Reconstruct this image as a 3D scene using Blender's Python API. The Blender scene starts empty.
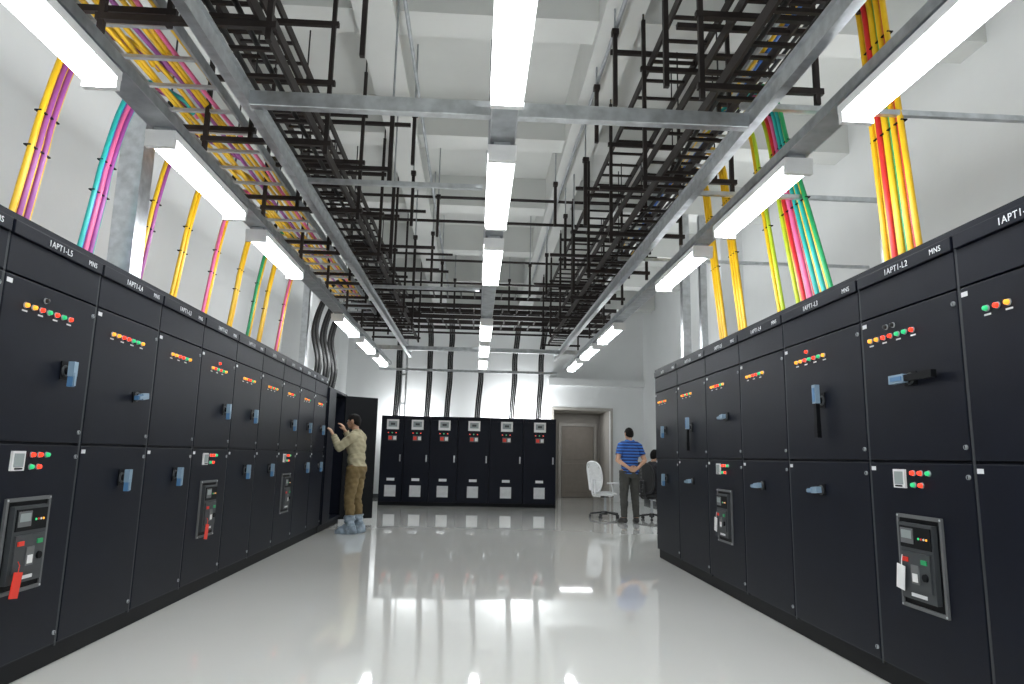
import bpy, math, random
import numpy as np
from mathutils import Vector, Matrix, Euler
random.seed(7)
S=bpy.context.scene
COL=S.collection
S.view_settings.view_transform='Standard'
S.view_settings.look='None'
S.view_settings.exposure=0.12

# ---------------------------------------------------------------- materials
def mat(name,col,rough=.5,metal=0.,var=.06,scale=8.,bump=0.,bscale=60.,emit=0.,ecol=None,coat=0.,spec=.5):
    m=bpy.data.materials.new(name); m.use_nodes=True
    nt=m.node_tree; b=nt.nodes['Principled BSDF']
    b.inputs['Roughness'].default_value=rough; b.inputs['Metallic'].default_value=metal
    b.inputs['Coat Weight'].default_value=coat; b.inputs['Specular IOR Level'].default_value=spec
    tc=nt.nodes.new('ShaderNodeTexCoord'); n=nt.nodes.new('ShaderNodeTexNoise')
    n.inputs['Scale'].default_value=scale; n.inputs['Detail'].default_value=4
    nt.links.new(tc.outputs['Object'],n.inputs['Vector'])
    r=nt.nodes.new('ShaderNodeValToRGB')
    c=Vector(col)
    r.color_ramp.elements[0].position=.3; r.color_ramp.elements[1].position=.7
    r.color_ramp.elements[0].color=(*[x*(1-var) for x in c],1)
    r.color_ramp.elements[1].color=(*[min(1,x*(1+var)) for x in c],1)
    nt.links.new(n.outputs['Fac'],r.inputs['Fac']); nt.links.new(r.outputs['Color'],b.inputs['Base Color'])
    if bump>0:
        n2=nt.nodes.new('ShaderNodeTexNoise'); n2.inputs['Scale'].default_value=bscale; n2.inputs['Detail'].default_value=3
        nt.links.new(tc.outputs['Object'],n2.inputs['Vector'])
        bp=nt.nodes.new('ShaderNodeBump'); bp.inputs['Strength'].default_value=bump; bp.inputs['Distance'].default_value=.02
        nt.links.new(n2.outputs['Fac'],bp.inputs['Height']); nt.links.new(bp.outputs['Normal'],b.inputs['Normal'])
    if emit>0:
        b.inputs['Emission Color'].default_value=(*(ecol or col),1); b.inputs['Emission Strength'].default_value=emit
    return m
WALL=mat('wall_paint',(.76,.775,.775),.7,var=.03,scale=1.2,bump=.05,bscale=20)
CEIL=mat('ceiling_paint',(.62,.63,.61),.85,var=.07,scale=1.0,bump=.15,bscale=9)
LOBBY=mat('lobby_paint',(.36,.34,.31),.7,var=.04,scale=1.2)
FLOOR=mat('epoxy_floor',(.82,.82,.79),.045,var=.02,scale=.6,bump=.005,bscale=1.6,coat=.5,spec=.9)
BLACK=mat('black_powder_coat',(.0055,.007,.0135),.42,var=.12,scale=5,bump=.04,bscale=350,spec=.16)
BLACK2=mat('black_trim',(.004,.0045,.006),.5,spec=.15)
EDGE=mat('panel_gap_grey',(.03,.034,.04),.5)
DARK=mat('painted_strut',(.020,.015,.014),.5,var=.3,scale=6,spec=.3)
RODB=mat('black_rod',(.012,.012,.013),.5)
GALV=mat('galvanised_steel',(.55,.57,.59),.28,.9,var=.18,scale=14,bump=.04,bscale=30)
GALV2=mat('galvanised_dull',(.40,.42,.44),.5,.6,var=.2,scale=9)
WHITE=mat('white_enamel',(.8,.8,.8),.4)
PLATE=mat('label_white',(.75,.76,.78),.5)
PRINT=mat('printed_white',(.8,.82,.85),.5)
LAMPM=mat('lamp_glow',(1,1,1),.5,var=0,emit=18,ecol=(.95,.985,1.0))
BLUEH=mat('handle_blue',(.08,.20,.38),.35)
HGREY=mat('handle_grey',(.22,.32,.42),.35)
GREYP=mat('breaker_grey',(.045,.05,.055),.45)
GREYL=mat('breaker_light_grey',(.12,.125,.13),.45)
VENT=mat('vent_grey',(.5,.52,.54),.45)
SCREEN=mat('meter_screen',(.30,.34,.34),.3)
RED=mat('red_tag',(.80,.04,.02),.45)
LR=mat('lamp_red',(.8,.03,.01),.3,emit=1.3,ecol=(1,.05,.02))
LG=mat('lamp_green',(.02,.4,.15),.3,emit=.4,ecol=(.05,1,.35))
LA=mat('lamp_amber',(.85,.35,.03),.3,emit=.9,ecol=(1,.42,.04))
LB=mat('button_black',(.02,.02,.02),.4)
CY=mat('cable_yellow',(.78,.47,.012),.4,var=.12,scale=3)
CR=mat('cable_red',(.60,.03,.03),.4)
CG=mat('cable_green',(.02,.34,.12),.4)
CLG=mat('cable_lime',(.48,.62,.03),.4)
CP=mat('cable_pink',(.74,.13,.30),.4)
CPU=mat('cable_purple',(.30,.07,.30),.4)
CB=mat('cable_blue',(.03,.14,.55),.4)
CT=mat('cable_teal',(.02,.42,.40),.4)
CK=mat('cable_black',(.010,.010,.010),.45)
DOORM=mat('door_taupe',(.25,.22,.19),.45)
FRAME=mat('door_frame_grey',(.38,.36,.33),.45)
SKIN=mat('skin',(.50,.29,.19),.5,bump=.02)
HAIR=mat('hair_black',(.006,.005,.0045),.7,bump=.4,bscale=120,spec=.15)
KHAKI=mat('khaki_shirt',(.40,.36,.24),.85,var=.12,bump=.35,bscale=18)
TROUK=mat('brown_trousers',(.17,.12,.05),.85,var=.12,bump=.3,bscale=16)
TROUG=mat('charcoal_trousers',(.045,.045,.04),.85,var=.12,bump=.3,bscale=16)
COVER=mat('shoe_cover_blue',(.24,.30,.36),.35,var=.3,bump=.7,bscale=25)
SHOE=mat('shoe_black',(.02,.02,.02),.4)
DARKC=mat('dark_jacket',(.012,.012,.016),.8,bump=.3,bscale=18)
EYEW=mat('eye_white',(.7,.7,.68),.2)
LIP=mat('lip',(.35,.12,.10),.5)
CHW=mat('chair_white',(.78,.79,.80),.4)
CHB=mat('chair_black',(.02,.02,.022),.5)
# striped polo
STR=mat('striped_polo',(.03,.10,.35),.85)
nt=STR.node_tree; b=nt.nodes['Principled BSDF']
tc=nt.nodes.new('ShaderNodeTexCoord'); sx=nt.nodes.new('ShaderNodeSeparateXYZ'); nt.links.new(tc.outputs['Object'],sx.inputs[0])
ml=nt.nodes.new('ShaderNodeMath'); ml.operation='MULTIPLY'; ml.inputs[1].default_value=2*math.pi/.055; nt.links.new(sx.outputs['Z'],ml.inputs[0])
sn=nt.nodes.new('ShaderNodeMath'); sn.operation='SINE'; nt.links.new(ml.outputs[0],sn.inputs[0])
rp=nt.nodes.new('ShaderNodeValToRGB'); rp.color_ramp.interpolation='CONSTANT'
rp.color_ramp.elements[0].color=(.01,.02,.10,1); rp.color_ramp.elements[1].color=(.04,.15,.48,1); rp.color_ramp.elements[1].position=.42
mr=nt.nodes.new('ShaderNodeMapRange'); mr.inputs[1].default_value=-1; nt.links.new(sn.outputs[0],mr.inputs[0])
nt.links.new(mr.outputs[0],rp.inputs[0]); nt.links.new(rp.outputs[0],b.inputs['Base Color'])

# ---------------------------------------------------------------- mesh builder
def crom(pts,n=8):
    P=[Vector(p) for p in pts]; P=[P[0]*2-P[1]]+P+[P[-1]*2-P[-2]]
    out=[]
    for i in range(1,len(P)-2):
        a,b_,c,d=P[i-1],P[i],P[i+1],P[i+2]
        for k in range(n):
            t=k/n
            out.append(.5*((2*b_)+(c-a)*t+(2*a-5*b_+4*c-d)*t*t+(3*b_-a-3*c+d)*t**3))
    out.append(P[-2]); return out
class M:
    def __init__(s): s.v=[];s.f=[];s.m=[];s.sm=[];s.mats=[]
    def mi(s,m):
        if m not in s.mats: s.mats.append(m)
        return s.mats.index(m)
    def add(s,vs,fs,m,sm=False):
        o=len(s.v); s.v+= [tuple(x) for x in vs]; k=s.mi(m)
        for f in fs: s.f.append([o+i for i in f]); s.m.append(k); s.sm.append(sm)
    def box(s,x0,x1,y0,y1,z0,z1,m,R=None,c=None):
        vs=[Vector(p) for p in ((x0,y0,z0),(x1,y0,z0),(x1,y1,z0),(x0,y1,z0),(x0,y0,z1),(x1,y0,z1),(x1,y1,z1),(x0,y1,z1))]
        if R is not None:
            c=Vector(c or (0,0,0)); vs=[R@v+c for v in vs]
        s.add(vs,[(0,3,2,1),(4,5,6,7),(0,1,5,4),(1,2,6,5),(2,3,7,6),(3,0,4,7)],m)
    def bar(s,p0,p1,w,h,m):
        p0=Vector(p0);p1=Vector(p1);d=p1-p0;L=d.length
        R=d.to_track_quat('X','Z').to_matrix()
        s.box(0,L,-w/2,w/2,-h/2,h/2,m,R,p0)
    def cone(s,p0,p1,r0,r1,m,seg=12,sm=True):
        p0=Vector(p0);p1=Vector(p1);R=(p1-p0).to_track_quat('Z','Y').to_matrix();vs=[]
        for p,r in((p0,r0),(p1,r1)):
            for i in range(seg):
                a=2*math.pi*i/seg; vs.append(p+R@Vector((r*math.cos(a),r*math.sin(a),0)))
        s.add(vs,[(i,(i+1)%seg,seg+(i+1)%seg,seg+i) for i in range(seg)],m,sm)
        s.add(vs,[tuple(range(seg))[::-1],tuple(range(seg,2*seg))],m,False)
    def ell(s,c,r,m,seg=16,rings=10):
        c=Vector(c)
        if not hasattr(r,'__len__'): r=(r,r,r)
        vs=[c+Vector((0,0,r[2]))]
        for j in range(1,rings):
            ph=math.pi*j/rings
            for i in range(seg):
                a=2*math.pi*i/seg
                vs.append(c+Vector((r[0]*math.sin(ph)*math.cos(a),r[1]*math.sin(ph)*math.sin(a),r[2]*math.cos(ph))))
        vs.append(c-Vector((0,0,r[2]))); n=len(vs)-1; fs=[]
        for i in range(seg): fs.append((0,1+i,1+(i+1)%seg))
        for j in range(rings-2):
            for i in range(seg):
                a=1+j*seg+i;b_=1+j*seg+(i+1)%seg; fs.append((a,a+seg,b_+seg,b_))
        o=1+(rings-2)*seg
        for i in range(seg): fs.append((o+i,n,o+(i+1)%seg))
        s.add(vs,fs,m,True)
    def tube(s,pts,r,m,seg=8):
        P=[Vector(p) for p in pts]; vs=[]; n=len(P); up=Vector((0.13,.31,.94))
        T0=None
        for i,p in enumerate(P):
            t=(P[min(i+1,n-1)]-P[max(i-1,0)]).normalized()
            if T0 is None:
                N=t.cross(up).normalized()
            else:
                N=(N-t*N.dot(t)).normalized()
            T0=t; Bn=t.cross(N)
            for k in range(seg):
                a=2*math.pi*k/seg; vs.append(p+N*(r*math.cos(a))+Bn*(r*math.sin(a)))
        fs=[]
        for i in range(n-1):
            for k in range(seg):
                fs.append((i*seg+k,i*seg+(k+1)%seg,(i+1)*seg+(k+1)%seg,(i+1)*seg+k))
        s.add(vs,fs,m,True)
        s.add(vs,[tuple(range(seg))[::-1],tuple(range((n-1)*seg,n*seg))],m)
    def mesh(s,name):
        me=bpy.data.meshes.new(name); me.from_pydata(s.v,[],s.f)
        for m in s.mats: me.materials.append(m)
        me.polygons.foreach_set('material_index',s.m); me.polygons.foreach_set('use_smooth',s.sm); me.update()
        return me
    def obj(s,name,parent=None,loc=(0,0,0),rot=(0,0,0),bevel=0,**kw):
        return put(s.mesh(name),name,parent,loc,rot,bevel,**kw)
def put(me,name,parent=None,loc=(0,0,0),rot=(0,0,0),bevel=0,label=None,category=None,group=None,kind=None):
    o=bpy.data.objects.new(name,me); COL.objects.link(o)
    o.location=loc; o.rotation_euler=rot
    if parent: o.parent=parent
    if bevel:
        md=o.modifiers.new('bevel','BEVEL'); md.width=bevel; md.segments=2; md.limit_method='ANGLE'
    for k,v in(('label',label),('category',category),('group',group),('kind',kind)):
        if v: o[k]=v
    return o
def empty(name,loc,rotz,label,category,group=None):
    return put(None,name,None,loc,(0,0,rotz),0,label,category,group)
TXT={}
def text_mesh(body,size,m):
    k=(body,size,m.name)
    if k in TXT: return TXT[k]
    cu=bpy.data.curves.new('t','FONT'); cu.body=body; cu.size=size; cu.extrude=.0006; cu.space_character=1.1
    o=bpy.data.objects.new('t',cu); COL.objects.link(o); dg=bpy.context.evaluated_depsgraph_get(); dg.update()
    me=bpy.data.meshes.new_from_object(o.evaluated_get(dg)); bpy.data.objects.remove(o)
    me.materials.clear(); me.materials.append(m); TXT[k]=me; return me
def lettering(body,size,parent,loc,m=PRINT):
    return put(text_mesh(body,size,m),'lettering',parent,loc,(math.pi/2,0,0))

# ---------------------------------------------------------------- room shell
XL,XR,YF,YB,HC=-3.6,4.7,-4.5,19.0,5.6
def struct(mm,name,label,bevel=0): return mm.obj(name,kind='structure',label=label,bevel=bevel,category=name.split('_')[0])
a=M(); a.box(XL-.2,XR+.2,YF-.2,YB+2.2,-.2,0,FLOOR); struct(a,'floor','glossy pale grey epoxy floor')
a=M(); a.box(XL-.2,XR+.2,YF-.2,YB+2.2,HC,HC+.2,CEIL); struct(a,'ceiling','white painted concrete ceiling slab')
a=M(); a.box(XL-.2,XL,YF,YB,0,HC,WALL); struct(a,'wall_left','plain white painted wall')
a=M(); a.box(XR,XR+.2,YF,YB,0,HC,WALL); struct(a,'wall_right','plain white painted wall')
a=M(); a.box(XL-.2,XR+.2,YF-.2,YF,0,HC,WALL); struct(a,'wall_front','plain white painted wall')
a=M(); ox0,ox1,oh=2.15,3.78,2.5
a.box(XL-.2,ox0,YB,YB+.25,0,HC,WALL); a.box(ox1,XR+.2,YB,YB+.25,0,HC,WALL); a.box(ox0,ox1,YB,YB+.25,oh,HC,WALL)
struct(a,'wall_back','white painted wall with a doorway opening')
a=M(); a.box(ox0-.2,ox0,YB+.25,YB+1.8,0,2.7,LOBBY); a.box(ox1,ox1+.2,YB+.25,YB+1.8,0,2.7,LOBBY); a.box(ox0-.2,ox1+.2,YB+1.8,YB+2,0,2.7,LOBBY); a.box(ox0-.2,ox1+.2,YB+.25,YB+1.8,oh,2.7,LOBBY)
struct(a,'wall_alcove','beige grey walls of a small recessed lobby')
# door
a=M(); a.box(0,.96,0,.05,.01,2.1,DOORM); a.box(.07,.89,-.008,0,.15,1.0,DOORM); a.box(.07,.89,-.008,0,1.12,1.98,DOORM)
d=a.obj('door_1',loc=(2.62,YB+1.73,0),bevel=.006,kind='structure',label='closed taupe panel door at the end of a recess',category='door')
a=M(); a.box(.86,.92,-.012,-.008,.95,1.1,GALV); a.cone((.89,-.012,1.03),(.89,-.06,1.03),.01,.01,GALV); a.bar((.89,-.055,1.03),(.77,-.055,1.03),.015,.02,GALV); a.obj('handle',d,label='steel lever handle')
a=M(); a.box(2.52,2.61,YB+1.72,YB+1.8,0,2.2,FRAME); a.box(3.59,3.68,YB+1.72,YB+1.8,0,2.2,FRAME); a.box(2.61,3.59,YB+1.72,YB+1.8,2.11,2.2,FRAME); struct(a,'trim_1','grey door frame')
a=M(); a.box(ox0-.05,ox0+.02,YB-.02,YB,0,oh+.05,FRAME); a.box(ox1-.02,ox1+.05,YB-.02,YB,0,oh+.05,FRAME); a.box(ox0+.02,ox1-.02,YB-.02,YB,oh-.02,oh+.05,FRAME); struct(a,'trim_2','grey frame around the doorway opening')
a=M(); a.box(2.0,XR,YB-.16,YB,3.15,3.35,WALL); struct(a,'trim_3','white painted soffit beam on the wall')
a=M(); a.box(XL,XL+.35,12.6,13.2,0,HC,WALL); struct(a,'trim_4','white painted column')
a=M(); a.box(XR-.4,XR,11.6,12.2,0,HC,WALL); struct(a,'trim_5','white painted column')
k=6
for y in (-1.4,1.0,3.4,5.8,8.2,10.6,13.0,15.4,17.8):
    a=M(); a.box(XL,XR,y-.18,y+.18,HC-.5,HC,CEIL); struct(a,'trim_%d'%k,'white concrete ceiling beam'); k+=1
for x in (-2.6,-1.0,1.2,2.9):
    a=M(); a.box(x-.18,x+.18,YF,YB,HC-.6,HC-.001,CEIL); struct(a,'trim_%d'%k,'white concrete ceiling beam'); k+=1
a=M(); a.box(XL,XL+.012,YF,YB,0,.1,EDGE); struct(a,'baseboard_left','dark painted skirting')
a=M(); a.box(XR-.012,XR,YF,YB,0,.1,EDGE); struct(a,'baseboard_right','dark painted skirting')
a=M(); a.box(XL,ox0-.06,YB-.012,YB,0,.1,EDGE); struct(a,'baseboard_back','dark painted skirting')

# ---------------------------------------------------------------- shared cabinet parts
def mk_lamp(m):
    a=M(); a.cone((0,0,0),(0,-.006,0),.0155,.0145,GALV2,14); a.cone((0,-.006,0),(0,-.016,0),.012,.011,m,14); a.ell((0,-.016,0),(.011,.006,.011),m,12,6); return a.mesh('indicator_lamp')
LAMPS={'r':mk_lamp(LR),'g':mk_lamp(LG),'a':mk_lamp(LA),'b':mk_lamp(LB)}
LNAME={'r':'red indicator lamp','g':'green indicator lamp','a':'amber indicator lamp','b':'black push button'}
def mk_handle(long=False):
    a=M(); a.box(-.035,.035,-.006,0,-.05,.05,BLACK2); a.cone((0,-.006,0),(0,-.014,0),.032,.030,GREYP,20); a.cone((0,-.014,0),(0,-.035,0),.022,.018,BLACK2,16)
    if long:
        a.box(-.016,.016,-.055,-.03,-.20,.06,BLACK2); a.box(-.019,.019,-.058,-.03,-.24,-.15,BLACK2); a.box(-.022,.022,-.060,-.03,-.02,.10,HGREY); a.box(-.011,.011,-.064,-.06,-.01,.08,BLUEH)
    else:
        a.box(-.013,.013,-.058,-.03,-.085,.045,BLUEH); a.box(-.019,.019,-.062,-.03,-.03,.05,HGREY); a.box(-.009,.009,-.066,-.058,-.08,-.01,HGREY)
    return a.mesh('rotary_handle')
HSH=mk_handle(); HLO=mk_handle(True)
a=M(); a.cone((0,0,0),(0,-.008,0),.012,.011,GALV2,14); a.box(-.002,.002,-.0095,-.008,-.008,.008,BLACK2); LOCK=a.mesh('lock')
a=M(); a.box(-.048,.048,-.012,0,-.048,.048,WHITE); a.box(-.036,.036,-.014,-.012,-.03,.036,SCREEN); a.box(-.03,.03,-.0155,-.014,-.042,-.034,BLACK2); METER=a.mesh('meter')
def mk_acb():
    a=M(); w,h=.175,.23
    a.box(-w,w,-.012,0,-h,-h+.018,GREYL); a.box(-w,w,-.012,0,h-.018,h,GREYL); a.box(-w,-w+.018,-.012,0,-h+.018,h-.018,GREYL); a.box(w-.018,w,-.012,0,-h+.018,h-.018,GREYL)
    a.box(-w+.018,w-.018,-.004,0,-h+.018,h-.018,BLACK2)
    a.box(-.135,.13,-.03,-.004,-.18,.19,GREYP)
    a.box(-.12,.12,-.034,-.03,.07,.175,BLACK2); a.box(-.11,-.01,-.038,-.034,.09,.165,GREYL); a.box(-.10,-.02,-.040,-.038,.115,.155,SCREEN)
    for i in range(4): a.cone((.03+.02*i,-.034,.12),(.03+.02*i,-.038,.12),.006,.005,(LG,RED,WHITE,LA)[i],8)
    a.box(-.115,.11,-.04,-.03,-.13,.05,GREYP); a.box(-.03,.03,-.046,-.04,-.10,-.01,GREYL); a.box(-.02,.02,-.048,-.046,-.09,-.05,WHITE)
    a.box(-.10,-.055,-.046,-.04,.0,.022,RED); a.box(.05,.09,-.046,-.04,.0,.022,CG); a.cone((.075,-.04,-.06),(.075,-.05,-.06),.02,.018,BLACK2)
    a.box(-.06,.06,-.032,-.03,-.165,-.148,PLATE)
    for x in (-w+.009,w-.009):
        for z in (-h+.009,h-.009): a.cone((x,-.012,z),(x,-.015,z),.006,.005,GALV,8)
    return a.mesh('circuit_breaker')
ACB=mk_acb()
def mk_tag(m):
    a=M(); R=Euler((0,math.radians(8),0)).to_matrix(); a.box(-.032,.032,-.004,0,-.12,0,m,R,(0,-.055,0)); a.tube([(0,-.055,-.005),(.005,-.055,.03),(0,-.048,.05)],.002,m,6)
    return a.mesh('warning_tag')
TAGR=mk_tag(RED); TAGW=mk_tag(WHITE)
DEPTH=.95
def switch_cab(W,origin,rotz,sp,label,group,H=2.27):
    root=empty('switchgear_cabinet',origin,rotz,label,'electrical cabinet',group)
    a=M(); a.box(.002,W-.002,.022,DEPTH,.1,H-.03,BLACK); a.box(.0,.008,.004,.022,.1,H-.03,EDGE); a.box(W-.008,W,.004,.022,.1,H-.03,EDGE)
    a.box(-.0,W,.0,DEPTH,H-.03,H,BLACK); a.obj('body',root)
    a=M(); a.box(.0,W,.03,DEPTH,0,.1,BLACK2); a.obj('plinth',root)
    a=M(); a.box(.01,W-.01,0,.022,1.985,2.165,BLACK); a.box(.01,W-.01,-.012,.022,2.17,H-.033,BLACK); hd=a.obj('header_panel',root,bevel=.003)
    if sp.get('t'): lettering(sp['t'],.047,hd,(W*.34,-.0135,2.187))
    lettering('MNS',.04,hd,(W-.16,-.0135,2.19))
    def dr(z0,z1):
        a=M(); a.box(.012,W-.012,0,.022,z0,z1,BLACK); o=a.obj('door',root,bevel=.004)
        for z in (z0+.06,z1-.06):
            put(LOCK,'lock',o,(W-.035,0,z))
        a=M(); 
        a.box(.02,.06,-.0015,0,z1-.042,z1-.02,PLATE); a.obj('nameplate',o,label='small white label plate')
        return o
    U=dr(1.185,1.975); Lw=dr(.115,1.17)
    x=W*sp.get('ix',.3)
    for i,c in enumerate(sp.get('i','')):
        put(LAMPS[c],'indicator_lamp',U,(x+i*.062,0,1.85),label=LNAME[c])
        if i%2==0:
            a=M(); a.box(-.02,.02,-.001,0,-.004,.004,PLATE); a.obj('nameplate',U,(x+i*.062,0,1.822))
    for i,c in enumerate(sp.get('j','')):
        put(LAMPS[c],'indicator_lamp',U,(x+.15+i*.062,0,1.905),label=LNAME[c])
    if 'uh' in sp:
        hx,hz,ang,lg=sp['uh']; put(HLO if lg else HSH,'rotary_handle',U,(W*hx,0,hz),(0,math.radians(ang),0),label='blue and grey rotary handle')
    if 'lh' in sp:
        hx,hz,ang=sp['lh']; put(HSH,'rotary_handle',Lw,(W*hx,0,hz),(0,math.radians(ang),0),label='blue and grey rotary handle')
    if 'acb' in sp:
        ax=W*sp['acb']; put(ACB,'circuit_breaker',Lw,(ax,0,.68),label='grey air circuit breaker front behind a frame')
        put(METER,'meter',Lw,(ax-.13,0,1.09))
        for i,(dx,dz,c) in enumerate(((.0,.03,'r'),(.06,.03,'r'),(.12,.03,'g'),(.0,-.03,'g'),(.06,-.03,'r'))):
            put(LAMPS[c],'indicator_lamp',Lw,(ax-.02+dx,0,1.09+dz),label=LNAME[c])
        tg=sp.get('tag')
        if tg: put(TAGR if tg=='r' else TAGW,'warning_tag',Lw,(ax-.09,0,.66 if tg=='w' else .56),label='red hanging tag' if tg=='r' else 'white hanging tag')
    return root
# left row
LS=[dict(W=.8,i='arg',uh=(.5,1.6,0,0)),
 dict(i='aargrgr',j='b',ix=.22,uh=(.7,1.57,0,0),acb=.5,tag='r',t='1APT1-L5'),
 dict(i='aarrgga',ix=.25,uh=(.72,1.5,80,0),lh=(.62,.98,0),t='1APT1-L4'),
 dict(i='aarrga',ix=.3,lh=(.62,.98,0),t='1APT1-L3'),
 dict(i='argrga',j='r',ix=.3,uh=(.75,1.52,0,0),acb=.5,tag='r',t='1APT1-L2'),
 dict(i='aarrga',ix=.3,uh=(.72,1.52,0,0),lh=(.6,.98,0),t='1APT1-L1'),
 dict(i='argrga',ix=.3,lh=(.6,.98,0),t='1APT1'),
 dict(i='aarrg',ix=.3,uh=(.6,1.5,0,0),acb=.5,t='1APT1'),
 dict(i='argrg',ix=.3,uh=(.6,1.5,0,0),lh=(.6,.98,0),t='1APT1'),
 dict(i='aarrg',ix=.3,uh=(.6,1.5,0,0),lh=(.6,.98,0),t='1APT1')]
YE=[2.45,3.25,4.05,4.85,5.62,6.42,7.22,8.02,8.82,9.62,10.42]
AX=2.24
def desc(sp):
    s='black switchgear cabinet with indicator lamps'
    if 'acb' in sp: s+=' and breaker'+(' with '+('red' if sp.get('tag')=='r' else 'white')+' tag' if sp.get('tag') else '')
    elif 'lh' in sp: s+=' and blue rotary handle'
    return s
for i,sp in enumerate(LS):
    W=YE[i+1]-YE[i]
    switch_cab(W,(-AX,YE[i],0),math.pi/2,sp,desc(sp),'switchgear cabinets along the aisle')
RS=[dict(i='gra',j='',ix=.2,uh=(.75,1.55,0,0),lh=(.6,.9,0),t='1APT1-L1'),
 dict(i='aarrggr',j='bb',ix=.12,uh=(.52,1.6,-90,1),acb=.5,tag='w',t='1APT1-L2'),
 dict(i='aargrga',j='r',ix=.2,uh=(.52,1.56,0,1),lh=(.45,.99,85),t='1APT1-L3'),
 dict(i='aarrga',ix=.2,lh=(.45,.98,85),t='1APT1-L4'),
 dict(i='aarrga',ix=.2,uh=(.62,1.55,85,0),acb=.5,tag='w',t='1APT1-L5'),
 dict(i='argrga',ix=.2,uh=(.5,1.5,0,1),lh=(.5,.95,85),t='1APT1-L6'),
 dict(i='aargra',ix=.2,uh=(.5,1.5,0,0),lh=(.5,.95,0),t='1APT1')]
YR=[2.15,3.0,3.82,4.83,5.68,6.55,7.5,8.45]
for i,sp in enumerate(RS):
    W=YR[i+1]-YR[i]
    switch_cab(W,(AX,YR[i+1],0),-math.pi/2,sp,desc(sp),'switchgear cabinets along the aisle')
# open cabinet at the end of the left row
root=empty('open_cabinet',(-AX,10.45,0),math.pi/2,'open black steel cabinet being serviced by a worker','electrical cabinet')
W=1.55;H=2.16
a=M(); a.box(0,.03,0,DEPTH,.1,H,BLACK); a.box(W-.03,W,0,DEPTH,.1,H,BLACK); a.box(.03,W-.03,DEPTH-.03,DEPTH,.1,H,BLACK); a.box(.03,W-.03,0,DEPTH-.03,H-.04,H,BLACK); a.box(.03,W-.03,0,DEPTH-.03,.1,.14,BLACK); a.obj('body',root)
a=M(); a.box(0,W,.03,DEPTH,0,.1,BLACK2); a.obj('plinth',root)
a=M()
for z in (.5,.9,1.3,1.7): 
    a.box(.05,W-.05,.25,.30,z,z+.05,GALV2)
    for i in range(6): a.box(.12+i*.22,.26+i*.22,.15,.25,z-.08,z+.12,GREYL if i%2 else GREYP)
a.obj('mounting_rack',root,label='steel rails carrying grey breakers')
a=M(); a.box(-.05,.56,-.025,0,.06,H-.02,BLACK2); a.box(-.05,-.0,0,.06,.06,H-.02,BLACK2); a.box(.03,.53,0,.012,.12,H-.06,BLACK2); a.box(.36,.50,.012,.03,1.75,1.95,PLATE); a.box(.05,.07,.012,.03,.3,1.9,EDGE); a.box(.49,.51,.012,.03,.3,1.6,EDGE); a.box(.1,.46,.012,.02,.9,1.3,EDGE)
a.obj('door',root,loc=(W,-.02,0),rot=(0,0,math.radians(-55)),bevel=.003,label='swung open black door with a white document plate')
a=M(); a.box(0,.5,-.025,0,.12,H-.02,BLACK); a.obj('door',root,loc=(0.0,-.005,0),bevel=.003)

# back row
XB=[-2.2,-1.66,-1.05,-.4,.35,1.14,1.92]
for i in range(6):
    W=XB[i+1]-XB[i]; H=2.06
    root=empty('distribution_cabinet',(XB[i],16.25,0),0,'black distribution cabinet with white meter and vent grille','electrical cabinet','distribution cabinets at the end of the room')
    a=M(); a.box(.002,W-.002,.02,.8,.08,H,BLACK); a.obj('body',root)
    a=M(); a.box(0,W,.01,.8,0,.08,BLACK2); a.obj('plinth',root)
    a=M(); a.box(.01,W-.01,0,.02,.09,H-.1,BLACK); dd=a.obj('door',root,bevel=.004)
    a=M(); a.box(.01,W-.01,.004,.02,H-.09,H,BLACK); a.obj('header_panel',root,bevel=.003)
    c=W*.5
    a=M(); a.box(c-.14,c+.14,-.02,0,1.74,1.97,WHITE); a.box(c-.10,c+.10,-.022,-.02,1.80,1.93,SCREEN); a.box(c-.05,c+.05,-.024,-.022,1.84,1.89,GREYP); a.obj('meter',dd,label='white digital meter')
    for j,cc in enumerate('rgr'): put(LAMPS[cc],'indicator_lamp',dd,(c-.1+j*.09,0,1.66),label=LNAME[cc])
    a=M(); a.box(c-.1,c+.1,-.008,0,1.48,1.60,GREYL); a.box(c-.09,c-.01,-.012,-.008,1.50,1.58,RED); a.box(c+.02,c+.09,-.012,-.008,1.50,1.58,WHITE); a.obj('control_panel',dd,label='small panel with red display')
    a=M(); a.box(c-.13,c+.13,-.012,0,.2,.46,VENT)
    for j in range(9): a.box(c-.12,c+.12,-.02,-.012,.215+j*.027,.228+j*.027,WHITE)
    a.obj('vent_grille',dd,label='white louvred vent')
    a=M(); a.box(c-.09,c+.09,-.003,0,.56,.62,PLATE); a.obj('nameplate',dd,label='white label plate')
    a=M(); a.box(W-.09,W-.06,-.02,0,1.0,1.16,GALV); a.obj('handle',dd,label='steel swing handle')

# ---------------------------------------------------------------- lamps & channels
Z0=1.16; ZL=Z0+1.75
def mk_fix():
    b_=M(); b_.box(-.085,.085,0,1.26,.01,.055,WHITE); b_.box(-.05,.05,.02,1.24,.055,.082,GALV2)
    hs=b_.mesh('housing')
    g=M(); n=10; pts=[(-.078,.012)]+[(.078*math.sin(-math.pi/2+math.pi*i/n),.0-.045*math.cos(-math.pi/2+math.pi*i/n)) for i in range(n+1)]+[(.078,.012)]
    L0,L1=.035,1.225; vs=[(x,L0,z) for x,z in pts]+[(x,L1,z) for x,z in pts]; k=len(pts)
    g.add(vs,[(i,(i+1)%k,k+(i+1)%k,k+i) for i in range(k)],LAMPM,True); g.add(vs,[tuple(range(k))[::-1],tuple(range(k,2*k))],LAMPM)
    df=g.mesh('diffuser')
    c=M(); c.box(-.082,.082,0,.035,-.045,.012,WHITE)
    return hs,df,c.mesh('end_cap')
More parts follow.
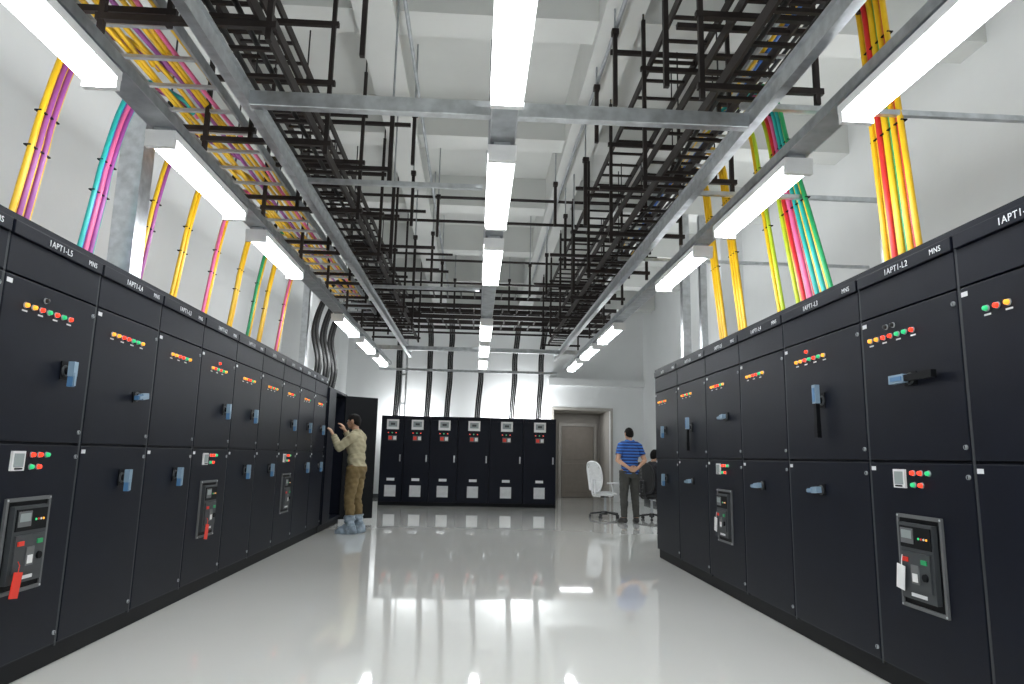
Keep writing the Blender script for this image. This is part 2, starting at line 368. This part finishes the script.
HS,DF,EC=mk_fix()
def fixture(loc,rot=(0,0,0)):
    r=empty('fluorescent_light',loc,0,'glowing linear fluorescent light fixed under a steel channel','ceiling light','fluorescent lights'); r.rotation_euler=rot
    put(HS,'housing',r); put(DF,'diffuser',r,label='bright white diffuser'); put(EC,'end_cap',r); put(EC,'end_cap',r,(0,1.225,0))
for X in (-1.85,.11,1.89):
    for y in (-2.9,-1.2,.4,1.9,3.76,5.5,8.9,10.6,12.3): fixture((X,y,ZL))
    a=M(); zz=ZL+.082
    a.box(X-.075,X+.075,-3.5,14.2,zz+.055,zz+.06,GALV); a.box(X-.075,X-.069,-3.5,14.2,zz,zz+.055,GALV); a.box(X+.069,X+.075,-3.5,14.2,zz,zz+.055,GALV); a.box(X-.069,X+.069,-3.5,14.2,zz,zz+.004,GALV2)
    a.obj('lighting_channel',label='long galvanised steel channel carrying the lights',category='cable trunking')
# area lights, with added fill for the upper hall, side walls and lobby
def area(name,loc,rot,sx_,sy_,pw,col=(.96,.985,1.0)):
    l=bpy.data.lights.new(name,'AREA'); l.shape='RECTANGLE'; l.size=sx_; l.size_y=sy_; l.energy=pw; l.color=col
    o=bpy.data.objects.new(name,l); COL.objects.link(o); o.location=loc; o.rotation_euler=rot; return o
for i,X in enumerate((-3.0,.1,3.4)):
    area('upper_hall_fill',(X,6.5,3.15 if i==1 else 3.9),(math.pi,0,0),.3,18,(52,92,70)[i])  # added upward fill without fixtures, brightens the ceiling
for sg,X in ((-1,-1.95),(1,2.0)):
    area('side_wash_fill',(X,5.5,2.98),(0,sg*-math.radians(100),0),.10,18,88)  # added outward strips, no lamp modelled, lift side walls and cable drops
for X,pw in ((-1.75,36),(1.2,85)):
    area('wall_wash_light',(X,18.45,1.98),(math.radians(105),0,0),.7,.25,pw)
area('lobby_fill',(2.95,YB+.9,2.48),(0,0,0),.9,.5,6)  # added fill under the recess ceiling, no fixture, brightens the door
# long galvanised beams
for X in (-1.36,1.58):
    a=M(); z=Z0+1.95
    a.box(X-.006,X+.006,-3.5,13.8,z,z+.11,GALV); a.box(X-.028,X+.028,-3.5,13.8,z-.006,z,GALV); a.box(X-.028,X+.028,-3.5,13.8,z+.11,z+.116,GALV)
    a.obj('steel_beam',label='long galvanised steel beam under the cable trays',category='beam')
for y,x0,x1,h in ((3.7,-1.34,1.56,.09),(12.8,-2.3,2.3,.08)):
    a=M(); z=Z0+1.97
    a.box(x0,x1,y-.03,y+.03,z-h*.35+.0,z+h*.65-.0,GALV)
    a.obj('cross_beam',loc=(0,0,.0),bevel=.004,label='galvanised box section beam crossing over the aisle',category='beam')
for y,x0,x1,z in ((4.9,-1.3,.0,3.10),(8.2,-1.3,.0,3.12),(5.2,1.6,3.3,3.25),(3.9,1.6,4.6,3.3),(7.6,1.6,4.6,3.4)):
    a=M(); a.bar((x0,y,z+.06),(x1,y,z+.06),.035,.035,GALV); a.obj('conduit',label='thin galvanised strut running across the room',category='strut')
# uprights
for X,y,w,z0,z1 in ((-2.62,5.02,.17,2.27,3.7),(2.62,8.35,.10,2.27,4.3),(2.85,8.35,.08,2.27,4.3),(2.95,4.55,.12,2.27,3.3),(-2.85,11.2,.1,2.16,4.2)):
    a=M(); a.box(-w/2,w/2,-w/2,-w/2+.008,0,z1-z0,GALV); a.box(-w/2,-w/2+.008,-w/2+.008,w/2,0,z1-z0,GALV); a.box(w/2-.008,w/2,-w/2+.008,w/2,0,z1-z0,GALV)
    a.box(-w/2-.03,w/2+.03,-w/2-.03,w/2+.03,0,.01,GALV2)
    a.obj('steel_upright',loc=(X,y,z0),label='galvanised channel upright standing on a cabinet top',category='post')
a=M(); 
for x in (-.06,.06): a.box(x-.02,x+.02,-.02,.02,0,2.0,GALV)
a.box(-.04,.04,-.015,.015,1.0,1.05,GALV); a.box(-.04,.04,-.015,.015,.3,.35,GALV); a.obj('steel_upright',loc=(-1.78,16.7,2.06),label='paired galvanised struts standing on the cabinet top',category='post')
a=M(); a.box(-2.35,1.95,16.42,16.46,3.15,3.21,GALV); a.obj('cross_beam',label='galvanised rail above the distribution cabinets',category='beam')

# ---------------------------------------------------------------- ladder trays
def ladder(x0,x1,y0,y1,z,m,pitch=.3,label='black ladder cable tray hung from the ceiling',rw=.03,axis='y',rail=.08):
    a=M()
    if axis=='y':
        a.box(x0-.01,x0+.01,y0,y1,z,z+rail,m); a.box(x1-.01,x1+.01,y0,y1,z,z+rail,m)
        y=y0+.1
        while y<y1: a.box(x0+.01,x1-.01,y-rw/2,y+rw/2,z+.012,z+.035,m); y+=pitch
    else:
        a.box(x0,x1,y0-.01,y0+.01,z,z+rail,m); a.box(x0,x1,y1-.01,y1+.01,z,z+rail,m)
        x=x0+.1
        while x<x1: a.box(x-rw/2,x+rw/2,y0+.01,y1-.01,z+.012,z+.035,m); x+=pitch
    return a.obj('ladder_tray',label=label,category='cable tray')
LT=[(-1.66,-1.26,3.5),(-1.90,-1.45,4.0),(-2.05,-1.6,4.5)]
RT=[(1.50,1.92,3.5),(1.62,2.05,4.0),(1.42,1.8,4.5)]
for x0,x1,z in LT+RT: ladder(x0,x1,-3.2,14.3,z,DARK,.30,rw=.026)
ladder(-2.42,-1.90,-3.2,12.5,3.68,GALV2,.35,'galvanised ladder cable tray carrying yellow cables')
ladder(2.16,2.54,-3.2,12,4.38,GALV2,.35,'galvanised ladder cable tray carrying coloured cables')
for z in (3.95,4.3,4.65): ladder(-2.6,3.0,14.45,15.1,z,DARK,axis='x')
ladder(-2.6,2.6,12.9,13.4,3.75,DARK,axis='x')
ladder(-2.6,2.6,13.7,14.2,4.15,DARK,axis='x')
# hangers
def hanger(levels,y,ex0,ex1,up=1.5,side=1):
    a=M(); zb=min(t[2] for t in levels)-.06
    for x in (ex0,ex1):
        a.box(x-.016,x+.016,y-.016,y+.016,zb-.05,min(HC-.05,zb+up),DARK); a.cone((x,y,min(HC-.05,zb+up)),(x,y,HC),.008,.008,RODB,6)
    for t in levels: a.box(min(ex0,t[0])-.03,max(ex1,t[1])+.04,y-.018,y+.018,t[2]-.04,t[2]-.001,DARK)
    a.obj('tray_hanger',label='dark steel trapeze hanger holding cable trays',category='bracket',group='trapeze hangers')
y=.6
while y<14:
    hanger(LT,y,-2.1,-1.20); hanger(RT,y+.4,1.36,2.10); hanger([(-2.42,-1.90,3.68)],y+.2,-2.48,-1.84,.25); hanger([(2.16,2.54,4.38)],y+.7,2.12,2.60,.25); y+=1.45
# loose drop rods
LR_=[(-.80,5.6,3.45,4.2),(-.85,8.0,3.9,4.6),(1.15,7.2,3.7,4.5),(1.2,9.3,3.8,4.6),(1.1,10.9,3.8,4.5),(-.75,10.3,3.8,4.6),(1.1,5.3,4.1,4.8),(-.5,13.5,4,4.7),(.6,13.4,4,4.7),(-.75,6.9,4.2,4.8),
 (-.9,4.6,4.0,4.7),(1.1,6.2,4.2,4.8),(-.6,9.0,4.1,4.7),(.95,8.4,4.1,4.7),(-.95,9.6,3.5,4.3),(1.25,8.8,3.3,4.2),(.9,11.9,4,4.6),(-.7,12.3,3.9,4.7),(1.25,4.3,3.7,4.6),(-1.0,7.4,3.3,4.2)]
for X,yy,z0,z1 in LR_:
    a=M(); a.box(X-.018,X+.018,yy-.018,yy+.018,z0,z1,DARK); a.cone((X,yy,z1),(X,yy,HC-.0),.009,.009,GALV2,6); a.box(X-.03,X+.03,yy-.03,yy+.03,z1-.05,z1,DARK)
    a.obj('hanging_strut',label='dark strut hanging on a thin rod from the ceiling',category='bracket',group='hanging struts')
for X in (-.02,.24):
    for yy in (3.7,6.2,8.6,11,13.4):
        a=M(); X2=.11+(X-.11)*.45; a.cone((X2,yy,ZL+.142),(X2,yy,HC),.010,.010,GALV2,6); a.cone((X2,yy,ZL+.143),(X2,yy,ZL+.18),.02,.02,GALV2,6); a.obj('hanger_rod',label='thin threaded rod holding the lighting channel',category='rod',group='threaded hanger rods')
# lateral dark struts
LS_=[(7,-2.0,-.8,4.7),(9.4,-2.0,-.8,4.6),(10.2,-1.9,2.4,4.75),(12.2,-1.0,2.2,4.7),(5.5,1.1,2.6,4.72),(7.6,1.1,2.6,4.3),(9.9,1.2,2.4,4.42),(11.4,-2.0,-.7,4.3),(6.6,1.2,2.1,3.9),(12.0,-2.6,-.5,4.75),
 (4.4,-2.1,-1.0,4.35),(6.0,-1.9,-.85,3.75),(8.7,-1.9,-.6,3.85),(10.6,-1.8,-.5,4.05),(4.2,1.3,2.4,4.1),(8.5,.9,2.3,3.75),(11.0,.9,2.3,4.0),(12.5,-2.4,2.4,4.35),(13.6,-2.4,2.4,3.6)]
for yy,x0,x1,z in LS_:
    a=M(); a.bar((x0,yy,z),(x1,yy,z),.036,.036,DARK); a.obj('strut',label='dark horizontal strut between cable trays',category='strut',group='dark horizontal struts')
# sloping ladders stepping between levels
for x,y,z,sg in ((-1.45,6.2,3.55,-1),(-1.45,9.8,3.55,-1),(1.7,8.6,3.55,1),(1.7,11.4,3.6,1)):
    a=M(); dx=.25*sg
    for o in (-.16,.16): a.bar((x+o,y,z),(x+o+dx,y+.7,z+.5),.02,.05,DARK)
    for i in range(4):
        t=(i+.5)/4; a.bar((x-.16+dx*t,y+.7*t,z+.5*t),(x+.16+dx*t,y+.7*t,z+.5*t),.024,.02,DARK)
    a.obj('ladder_tray',label='short sloping black ladder joining two tray levels',category='cable tray')
for X,z in ((1.1,4.85),(2.75,4.6),(-2.3,4.75),(-.7,4.86)):
    a=M(); a.tube(crom([(X,-3,z),(X+.02,4,z-.01),(X,9,z+.01),(X+.01,15,z)],6),.018,GALV2 if X>-1.2 and X<2 else DARK,8); a.obj('conduit',label='slim conduit running along the ceiling',category='pipe')
for yy,z in ((6.9,4.92),(9.6,4.9)):
    a=M(); a.tube([(-2.4,yy,z),(0,yy,z+.005),(2.6,yy,z)],.022,DARK,8); a.obj('conduit',label='slim dark conduit crossing below the ceiling',category='pipe')

# ---------------------------------------------------------------- cables
def bundle(paths,cols,r,name='cable_bundle',label='',ties=None,group='coloured cable drops'):
    a=M()
    for p,c in zip(paths,cols): a.tube(crom(p,7),r,c,7)
    o=a.obj(name,label=label,category='cables',group=group)
    if ties:
        for (c,w,d) in ties:
            t=M(); t.box(c[0]-w,c[0]+w,c[1]-d,c[1]+d,c[2]-.004,c[2]+.004,BLACK2); t.obj('cable_tie',o,label='black strap around the cables')
    return o
def drop(sgn,Y,cols,ztray,xt,xtop,xbot,r=.013,bspread=1.0,zend=2.27,label='',slant=0,tie=True):
    n=len(cols); paths=[]
    zm=(ztray+zend)/2-.1
    for i,c in enumerate(cols):
        oy=(i-(n-1)/2)*r*1.75; ox=(i%2)*r*.9
        oyb=oy*bspread
        f1=(.6)/(ztray-zend+.0001); f2=(ztray-zm)/(ztray-zend+.0001)
        j=random.uniform(-.004,.004)
        xa=xtop+(xbot-xtop)*f1; xm=xtop+(xbot-xtop)*f2
        paths.append([(sgn*(xt-.05*(i%3)),Y+.55+oy,ztray+.06+ox),(sgn*(xt+.03),Y+.40+oy,ztray+.10+ox),(sgn*(xtop-.06),Y+.12+oy,ztray+.08+ox),(sgn*(xtop+ox),Y+.02+oy-slant*.1,ztray-.18),
                      (sgn*(xa+ox),Y+oy+j-slant*f1,ztray-.6),(sgn*(xm+ox),Y+(oy+oyb)/2-slant*f2,zm),(sgn*(xbot+ox),Y+oyb-slant,zend)])
    bundle(paths,cols,r,label=label,ties=[((sgn*(xa+.01),Y-slant*f1,ztray-.6),.020,n*r*.88+.004),((sgn*(xm+.01),Y-slant*f2,zm),.020,n*r*(1+bspread)/2*.88+.004)] if tie else None)
LD=[(4.0,[CY,CY,CPU,CY,CPU,CY]),(4.68,[CT,CB,CP,CP,CPU,CT]),(5.42,[CY,CY,CPU,CY]),(6.05,[CY,CY,CY,CY]),(6.75,[CP,CY,CY,CY]),(7.45,[CY,CY,CY,CY]),(8.05,[CG,CK,CY]),(8.45,[CY,CY,CY]),(9.2,[CP,CY,CY])]
names=['yellow and purple','teal, pink and blue','yellow and purple','yellow','pink and yellow','yellow','green, black and yellow','yellow','pink and yellow']
for i,((Y,c),nm) in enumerate(zip(LD,names)):
    drop(-1,Y,c,3.72,2.3,2.56,2.70,.0165,1.15,label='bundle of %s cables dropping from tray'%nm,slant=.06)
RD=[(4.10,[CY,CR,CY,CG,CY,CY,CR,CY,CY],2.60,2.60,2.66,1.25,'red, yellow and green',.10,4.55,.019),
    (5.72,[CG,CY,CT,CY,CT,CR,CP,CP,CR,CY,CLG],2.60,2.60,2.64,1.7,'teal, pink, red and yellow',.66,4.5,.0185),
    (6.15,[CLG,CLG,CY,CLG],2.60,2.60,2.64,1.2,'lime and yellow',.48,4.5,.018),
    (6.95,[CY,CY,CY,CPU,CY,CY],2.60,2.60,2.64,1.1,'yellow and purple',.40,4.5,.018),
    (7.50,[CY,CY,CY,CLG,CY,CY],2.60,2.60,2.64,1.1,'yellow',.42,4.5,.018)]
for Y,c,xt,xtp,xb,sp_,nm,sl,zt,rr in RD:
    drop(1,Y,c,zt,xt-.2,xtp,xb,rr,sp_,label='bundle of %s cables dropping from tray'%nm,tie=True,slant=sl)
# tray runs
def run(x0,x1,z,cols,y0,y1,r,label):
    a=M(); n=len(cols)
    for i,c in enumerate(cols):
        x=x0+(x1-x0)*i/(n-1); p=[]
        y=y0
        while y<y1: p.append((x+random.uniform(-.03,.03),y,z+r+random.uniform(0,.02))); y+=1.1
        a.tube(crom(p,4),r,c,6)
    a.obj('cable_run',label=label,category='cables')
run(-2.36,-1.97,3.72,[CY,CY,CY,CPU,CY,CY,CP,CY],-3,11.5,.016,'yellow, purple and pink cables lying in a tray')
run(2.22,2.48,4.42,[CY,CB,CB,CK,CY],-3,11.5,.018,'blue and yellow cables lying in a tray')
run(-1.55,-1.35,3.54,[CK,CK],-3,14,.018,'black cables lying in a tray')
run(1.6,1.82,3.54,[CK,CK],-3,14,.018,'black cables lying in a tray')
# black drops behind
for i,(x,dx) in enumerate(((-1.95,.04),(-1.2,.03),(-.72,.06),(.02,.08),(.85,.06),(1.5,.05))):
    a=M()
    for k in range(3):
        o=k*.045
        a.tube(crom([(x+dx+o,15.25,4.26),(x+dx+o,15.8,4.2),(x+dx*.9+o,16.35,3.9),(x+dx*.3+o,16.52,3.5),(x+dx*.4+o,16.54,3.0),(x-.01+o,16.6,2.5),(x-.03+o,16.62,2.06)],7),.022,CK,7)
    a.obj('cable_bundle',label='thick black cables curving down to a distribution cabinet',category='cables',group='black cable drops')
for i in range(6):
    a=M(); x=-2.55-(i%2)*.12; y=10.7+i*.3
    for k in range(3):
        a.tube(crom([(x+.5,y+.5,3.9),(x+.25,y+.3,3.95),(x+.08,y+.12+k*.05,3.6),(x+.0,y+k*.05,3.1),(x+.10,y-.02+k*.05,2.6),(x+.04,y+k*.05,2.16)],7),.022,CK,7)
    a.obj('cable_bundle',label='black cables dropping to the open cabinet',category='cables',group='black cable drops')

# ---------------------------------------------------------------- people
def hand(P,W,d,n,s,curl,tag='hand'):
    W=Vector(W);d=Vector(d).normalized();n=Vector(n);n=(n-d*n.dot(d)).normalized();s=Vector(s);s=(s-d*s.dot(d)-n*s.dot(n)).normalized()
    offs=[.030,.010,-.010,-.029]; lens=[.070,.078,.072,.056]; kn=[.088,.092,.088,.080]
    for o,l,k_ in zip(offs,lens,kn):
        K=W+d*k_+s*o
        P.append(('cap',W+s*o*.5,K,.015,.012,tag))
        a1=curl*.6; d1=(d*math.cos(a1)+n*math.sin(a1)); Q=K+d1*l*.5+s*o*.06
        a2=curl*1.5; d2=(d*math.cos(a2)+n*math.sin(a2)); T=Q+d2*l*.5
        P.append(('cap',K,Q,.0105,.0095,tag)); P.append(('cap',Q,T,.0095,.008,tag))
    B=W+d*.025+s*.022; K=B+(d*.6+s*.75+n*.25).normalized()*.045; T=K+(d*.85+s*.25+n*.4).normalized()*.035
    P.append(('cap',B,K,.015,.012,tag)); P.append(('cap',K,T,.0115,.009,tag))
def body(pose):
    P=[]; V=Vector; J=pose
    lean=J.get('lean',0)
    hp=V(J['pelvis'])
    def up(x,y,z): # torso coords relative to pelvis with lean
        return hp+Euler((-lean,0,0)).to_matrix()@V((x,y,z))
    P.append(('ell',up(0,-.01,-.01),V((.165,.12,.13)),'pelvis'))
    P.append(('ell',up(0,0,.13),V((.148,.108,.17)),'torso'))
    P.append(('ell',up(0,.0,.32),V((.172,.115,.2)),'torso'))
    P.append(('cap',up(-.13,-.01,.46),up(.13,-.01,.46),.065,.065,'torso'))
    P.append(('cap',up(-.04,-.01,.50),up(.04,-.01,.50),.06,.06,'torso'))
    nk=up(0,-.005,.50); hc=up(0,.015,.69)+V(J.get('hd',(0,0,0)))
    P.append(('cap',nk,hc-V((0,.01,.06)),.056,.052,'neck'))
    P.append(('ell',hc,V((.076,.096,.108)),'head')); P.append(('ell',hc+V((0,.045,-.06)),V((.054,.052,.05)),'head'))
    P.append(('cap',hc+V((0,.085,.005)),hc+V((0,.108,-.03)),.009,.014,'head'))
    for sg in(-1,1):
        P.append(('ell',hc+V((sg*.078,-.005,-.01)),V((.012,.02,.032)),'ear'))
        hip=hp+V((sg*.09,0,-.03)); kn=V(J['knee'][sg]); an=V(J['ankle'][sg]); toe=V(J['toe'][sg])
        P.append(('cap',hip,kn,.092,.058,'thigh')); P.append(('cap',kn,an,.056,.038,'shin'))
        mid=kn.lerp(an,.3); back=(an-toe); back.z=0; back.normalize()
        P.append(('cap',mid+back*.012,kn.lerp(an,.5)+back*.01,.053,.046,'shin'))
        P.append(('cap',an+back*.03-V((0,0,.035)),toe,.042,.036,'foot')); P.append(('cap',an,toe.lerp(an,.35),.042,.04,'foot'))
        sh=up(sg*.175,-.01,.445); el=V(J['elbow'][sg]); wr=V(J['wrist'][sg])
        P.append(('cap',sh,el,.056,.042,'uarm')); P.append(('cap',el,wr,.042,.027,'farm'))
        P.append(('ell',el.lerp(wr,.25),V((.04,.04,.045)),'farm'))
        h=J['hand'][sg]; hand(P,wr,h[0],h[1],h[2],h[3])
    return P,hc
def build_person(pose,loc,rotz,label,clothes):
    P,hc=body(pose); a=M()
    for p in P:
        if p[0]=='cap':
            a.cone(p[1],p[2],p[3],p[4],SKIN,16); a.ell(p[1],p[3],SKIN,16,10); a.ell(p[2],p[4],SKIN,16,10)
        else: a.ell(p[1],tuple(p[2]),SKIN,24,16)
    t=bpy.data.objects.new('t',a.mesh('t')); COL.objects.link(t)
    md=t.modifiers.new('r','REMESH'); md.mode='VOXEL'; md.voxel_size=.007
    ms=t.modifiers.new('s','SMOOTH'); ms.iterations=3; ms.factor=.5
    dg=bpy.context.evaluated_depsgraph_get(); dg.update()
    me=bpy.data.meshes.new_from_object(t.evaluated_get(dg)); bpy.data.objects.remove(t)
    me.materials.clear(); me.materials.append(SKIN); me.name='person'
    me.polygons.foreach_set('material_index',[0]*len(me.polygons)); me.polygons.foreach_set('use_smooth',[True]*len(me.polygons))
    o=put(me,'person',None,loc,(0,0,rotz),label=label,category='person')
    nv=len(me.vertices); co=np.zeros(nv*3); me.vertices.foreach_get('co',co); co=co.reshape(-1,3)
    no=np.zeros(nv*3); me.vertices.foreach_get('normal',no); no=no.reshape(-1,3)
    nf=len(me.polygons); fc=np.zeros(nf*3); me.polygons.foreach_get('center',fc); fc=fc.reshape(-1,3)
    best=np.full(nf,1e9); tag=np.array(['none']*nf,dtype='U8'); tpar=np.zeros(nf)
    for p in P:
        if p[0]=='cap':
            A=np.array(p[1]);B_=np.array(p[2]);d=B_-A;L=max(1e-9,d@d);t_=np.clip(((fc-A)@d)/L,0,1)
            D=np.linalg.norm(fc-(A+t_[:,None]*d),axis=1)-(p[3]+(p[4]-p[3])*t_); tg=p[5]
        else:
            r=np.array(p[2]); D=(np.linalg.norm((fc-np.array(p[1]))/r,axis=1)-1)*r.min(); t_=np.zeros(nf); tg=p[3]
        m_=D<best; best[m_]=D[m_]; tag[m_]=tg; tpar[m_]=t_[m_]
    polys=[tuple(p.vertices) for p in me.polygons]
    for nm,mt,tags,pred,off,wr in clothes:
        mask=np.isin(tag,tags)
        if pred is not None: mask&=pred(fc,tag,tpar,np.array(hc))
        idx=np.nonzero(mask)[0]
        if len(idx)==0: continue
        mp={};vs=[];fs=[]
        for fi in idx:
            f=[]
            for v in polys[fi]:
                if v not in mp:
                    mp[v]=len(vs); w=wr*math.sin(co[v][2]*70+co[v][0]*40)*math.cos(co[v][1]*60+co[v][2]*25)
                    vs.append(tuple(co[v]+no[v]*(off+w)))
                f.append(mp[v])
            fs.append(f)
        c=M(); c.add(vs,fs,mt,True); q=c.obj(nm,o)
        sd=q.modifiers.new('s','SOLIDIFY'); sd.thickness=.004; sd.offset=-1
    hcv=Vector(hc)
    for sg in(-1,1):
        e=M(); e.ell(hcv+Vector((sg*.03,.084,.008)),(.013,.010,.008),EYEW,10,8); e.ell(hcv+Vector((sg*.03,.0925,.008)),(.006,.003,.006),HAIR,8,6); e.obj('eye',o)
    e=M(); e.ell(hcv+Vector((0,.094,-.062)),(.022,.006,.006),LIP,10,8); e.obj('mouth',o)
    return o
hairp=lambda f,t,s,h:((f[:,2]-h[2])>-.012+.75*(f[:,1]-h[1]))
poseL=dict(pelvis=(0,0,.95),lean=.06,hd=(0,.02,0),
 knee={-1:(-.10,.04,.50),1:(.10,.02,.50)},ankle={-1:(-.11,.0,.09),1:(.11,-.04,.09)},toe={-1:(-.13,.15,.036),1:(.13,.11,.036)},
 elbow={-1:(-.24,.18,1.24),1:(.25,.18,1.27)},wrist={-1:(-.15,.33,1.42),1:(.17,.30,1.50)},
 hand={-1:((0,.5,.85),(0,1,-.4),(1,0,0),.5),1:((-.1,.45,.9),(0,1,-.4),(-1,0,0),.6)})
clL=[('shirt',KHAKI,['torso','uarm','farm','pelvis'],lambda f,t,s,h:((t!='farm')|(s<.93))&((t!='pelvis')|(f[:,2]>.93)),.018,.006),
 ('trousers',TROUK,['pelvis','thigh','shin','torso'],lambda f,t,s,h:((f[:,2]<.97))&(f[:,2]>.16),.020,.005),
 ('shoe_cover',COVER,['shin','foot'],lambda f,t,s,h:(f[:,2]<.27),.034,.013),
 ('hair',HAIR,['head'],hairp,.010,.001)]
build_person(poseL,(-1.76,10.5,.0),math.radians(75),'man in khaki shirt and blue shoe covers reaching into a cabinet',clL)
poseR=dict(pelvis=(0,0,.95),lean=-.02,hd=(0,.015,-.01),
 knee={-1:(-.11,.02,.50),1:(.11,.02,.50)},ankle={-1:(-.12,-.02,.09),1:(.12,-.02,.09)},toe={-1:(-.15,.13,.036),1:(.15,.13,.036)},
 elbow={-1:(-.27,-.08,1.14),1:(.27,-.08,1.14)},wrist={-1:(-.09,-.19,1.0),1:(.08,-.19,1.0)},
 hand={-1:((1,-.1,-.35),(0,1,0),(0,0,1),.5),1:((-1,-.25,-.3),(0,1,0),(0,0,1),.4)})
clR=[('polo_shirt',STR,['torso','uarm','pelvis'],lambda f,t,s,h:((t!='uarm')|(s<.62))&((t!='pelvis')|(f[:,2]>.90)),.018,.004),
 ('trousers',TROUG,['pelvis','thigh','shin','torso'],lambda f,t,s,h:((f[:,2]<.95))&(f[:,2]>.10),.018,.003),
 ('shoe',SHOE,['shin','foot'],lambda f,t,s,h:(f[:,2]<.10),.008,.0),
 ('hair',HAIR,['head'],hairp,.010,.001)]
build_person(poseR,(2.88,12.75,0),math.radians(10),'man in blue striped polo standing with hands clasped behind his back',clR)
poseS=dict(pelvis=(0,0,.56),lean=.12,hd=(0,.03,0),
 knee={-1:(-.12,.42,.52),1:(.12,.42,.52)},ankle={-1:(-.12,.44,.09),1:(.12,.44,.09)},toe={-1:(-.13,.60,.036),1:(.13,.60,.036)},
 elbow={-1:(-.25,.14,.80),1:(.25,.14,.80)},wrist={-1:(-.14,.36,.78),1:(.14,.36,.78)},
 hand={-1:((.1,1,0),(0,0,-1),(1,0,0),.4),1:((-.1,1,0),(0,0,-1),(-1,0,0),.4)})
clS=[('jacket',DARKC,['torso','uarm','farm','pelvis'],lambda f,t,s,h:((t!='farm')|(s<.9)),.016,.004),
 ('trousers',TROUG,['thigh','shin'],lambda f,t,s,h:(f[:,2]>.1),.012,.003),('shoe',SHOE,['foot'],None,.006,0.),
 ('hair',HAIR,['head'],hairp,.014,.001)]
build_person(poseS,(3.48,13.5,0),math.radians(-50),'person in dark jacket sitting on a black office chair',clS)

# ---------------------------------------------------------------- chairs
def office_chair(loc,rotz,m,label):
    r=empty('office_chair',loc,rotz,label,'chair')
    a=M(); a.cone((0,0,.10),(0,0,.40),.028,.022,GALV,14); a.cone((0,0,.06),(0,0,.13),.05,.045,CHB,14)
    for i in range(5):
        an=2*math.pi*i/5+.3; x,y=math.cos(an),math.sin(an); a.bar((x*.03,y*.03,.11),(x*.30,y*.30,.075),.04,.03,CHB)
    a.obj('base',r,label='five-star base with gas lift')
    for i in range(5):
        an=2*math.pi*i/5+.3; x,y=math.cos(an)*.30,math.sin(an)*.30; c=M()
        for s_ in(-.014,.014): c.cone((s_-.009,0,.027),(s_+.009,0,.027),.027,.027,CHB,12)
        c.box(-.006,.006,-.01,.01,.03,.07,CHB); c.obj('caster',r,loc=(x,y,0),rot=(0,0,an))
    a=M()
    a.ell((0,0,.465),(.245,.24,.05),m,24,10); a.box(-.12,.12,-.12,.12,.40,.43,CHB); a.obj('seat',r,label='padded seat')
    a=M(); a.tube(crom([(-.04,-.15,.41),(-.04,-.27,.44),(-.04,-.29,.60),(-.04,-.285,.75)],6),.016,m); a.tube(crom([(.04,-.15,.41),(.04,-.27,.44),(.04,-.29,.60),(.04,-.285,.75)],6),.016,m); a.obj('back_support',r)
    a=M(); fr=[]
    for (x,z,y) in ((-.17,.55,-.25),(-.23,.75,-.24),(-.22,.98,-.28),(-.12,1.08,-.31),(.12,1.08,-.31),(.22,.98,-.28),(.23,.75,-.24),(.17,.55,-.25),(0,.52,-.25),(-.17,.55,-.25)): fr.append((x,y,z))
    a.tube(crom(fr,6),.02,m)
    for i in range(20):
        z=.56+i*.0265; w=.2 if z<.7 else .215; w=w*(1 if z<.98 else .75); y=-.245-(max(0,z-.8))*.2
        a.bar((-w,y,z),(w,y,z),.008,.0235,m)
    a.obj('backrest',r,label='ribbed backrest in a frame')
    for sg in(-1,1):
        a=M(); a.tube(crom([(sg*.16,-.02,.42),(sg*.28,-.02,.46),(sg*.29,-.04,.60),(sg*.28,-.05,.67)],6),.015,m); a.box(sg*.28-.03,sg*.28+.03,-.14,.12,.67,.70,CHB if m is CHB else m); a.obj('armrest',r,bevel=.006)
    return r
office_chair((2.64,13.9,0),math.radians(-65),CHW,'white office swivel chair with armrests and dark base')
office_chair((3.48,13.5,0),math.radians(-50),CHB,'black office swivel chair with a person seated')

# ---------------------------------------------------------------- camera / world
w=bpy.data.worlds.new('World'); S.world=w; w.use_nodes=True; w.node_tree.nodes['Background'].inputs[0].default_value=(.05,.05,.05,1)
cam=bpy.data.cameras.new('camera'); cam.lens=24; cam.sensor_width=36; cam.clip_end=200
co=bpy.data.objects.new('camera',cam); COL.objects.link(co); S.camera=co
yaw=math.radians(2.9); p=math.radians(9.54); roll=math.radians(1.2)
fwd=Vector((math.sin(yaw)*math.cos(p),math.cos(yaw)*math.cos(p),math.sin(p)))
q=fwd.to_track_quat('-Z','Y').to_matrix()@Matrix.Rotation(roll,3,'Z')
co.matrix_world=Matrix.Translation((0,0,1.16))@q.to_4x4()
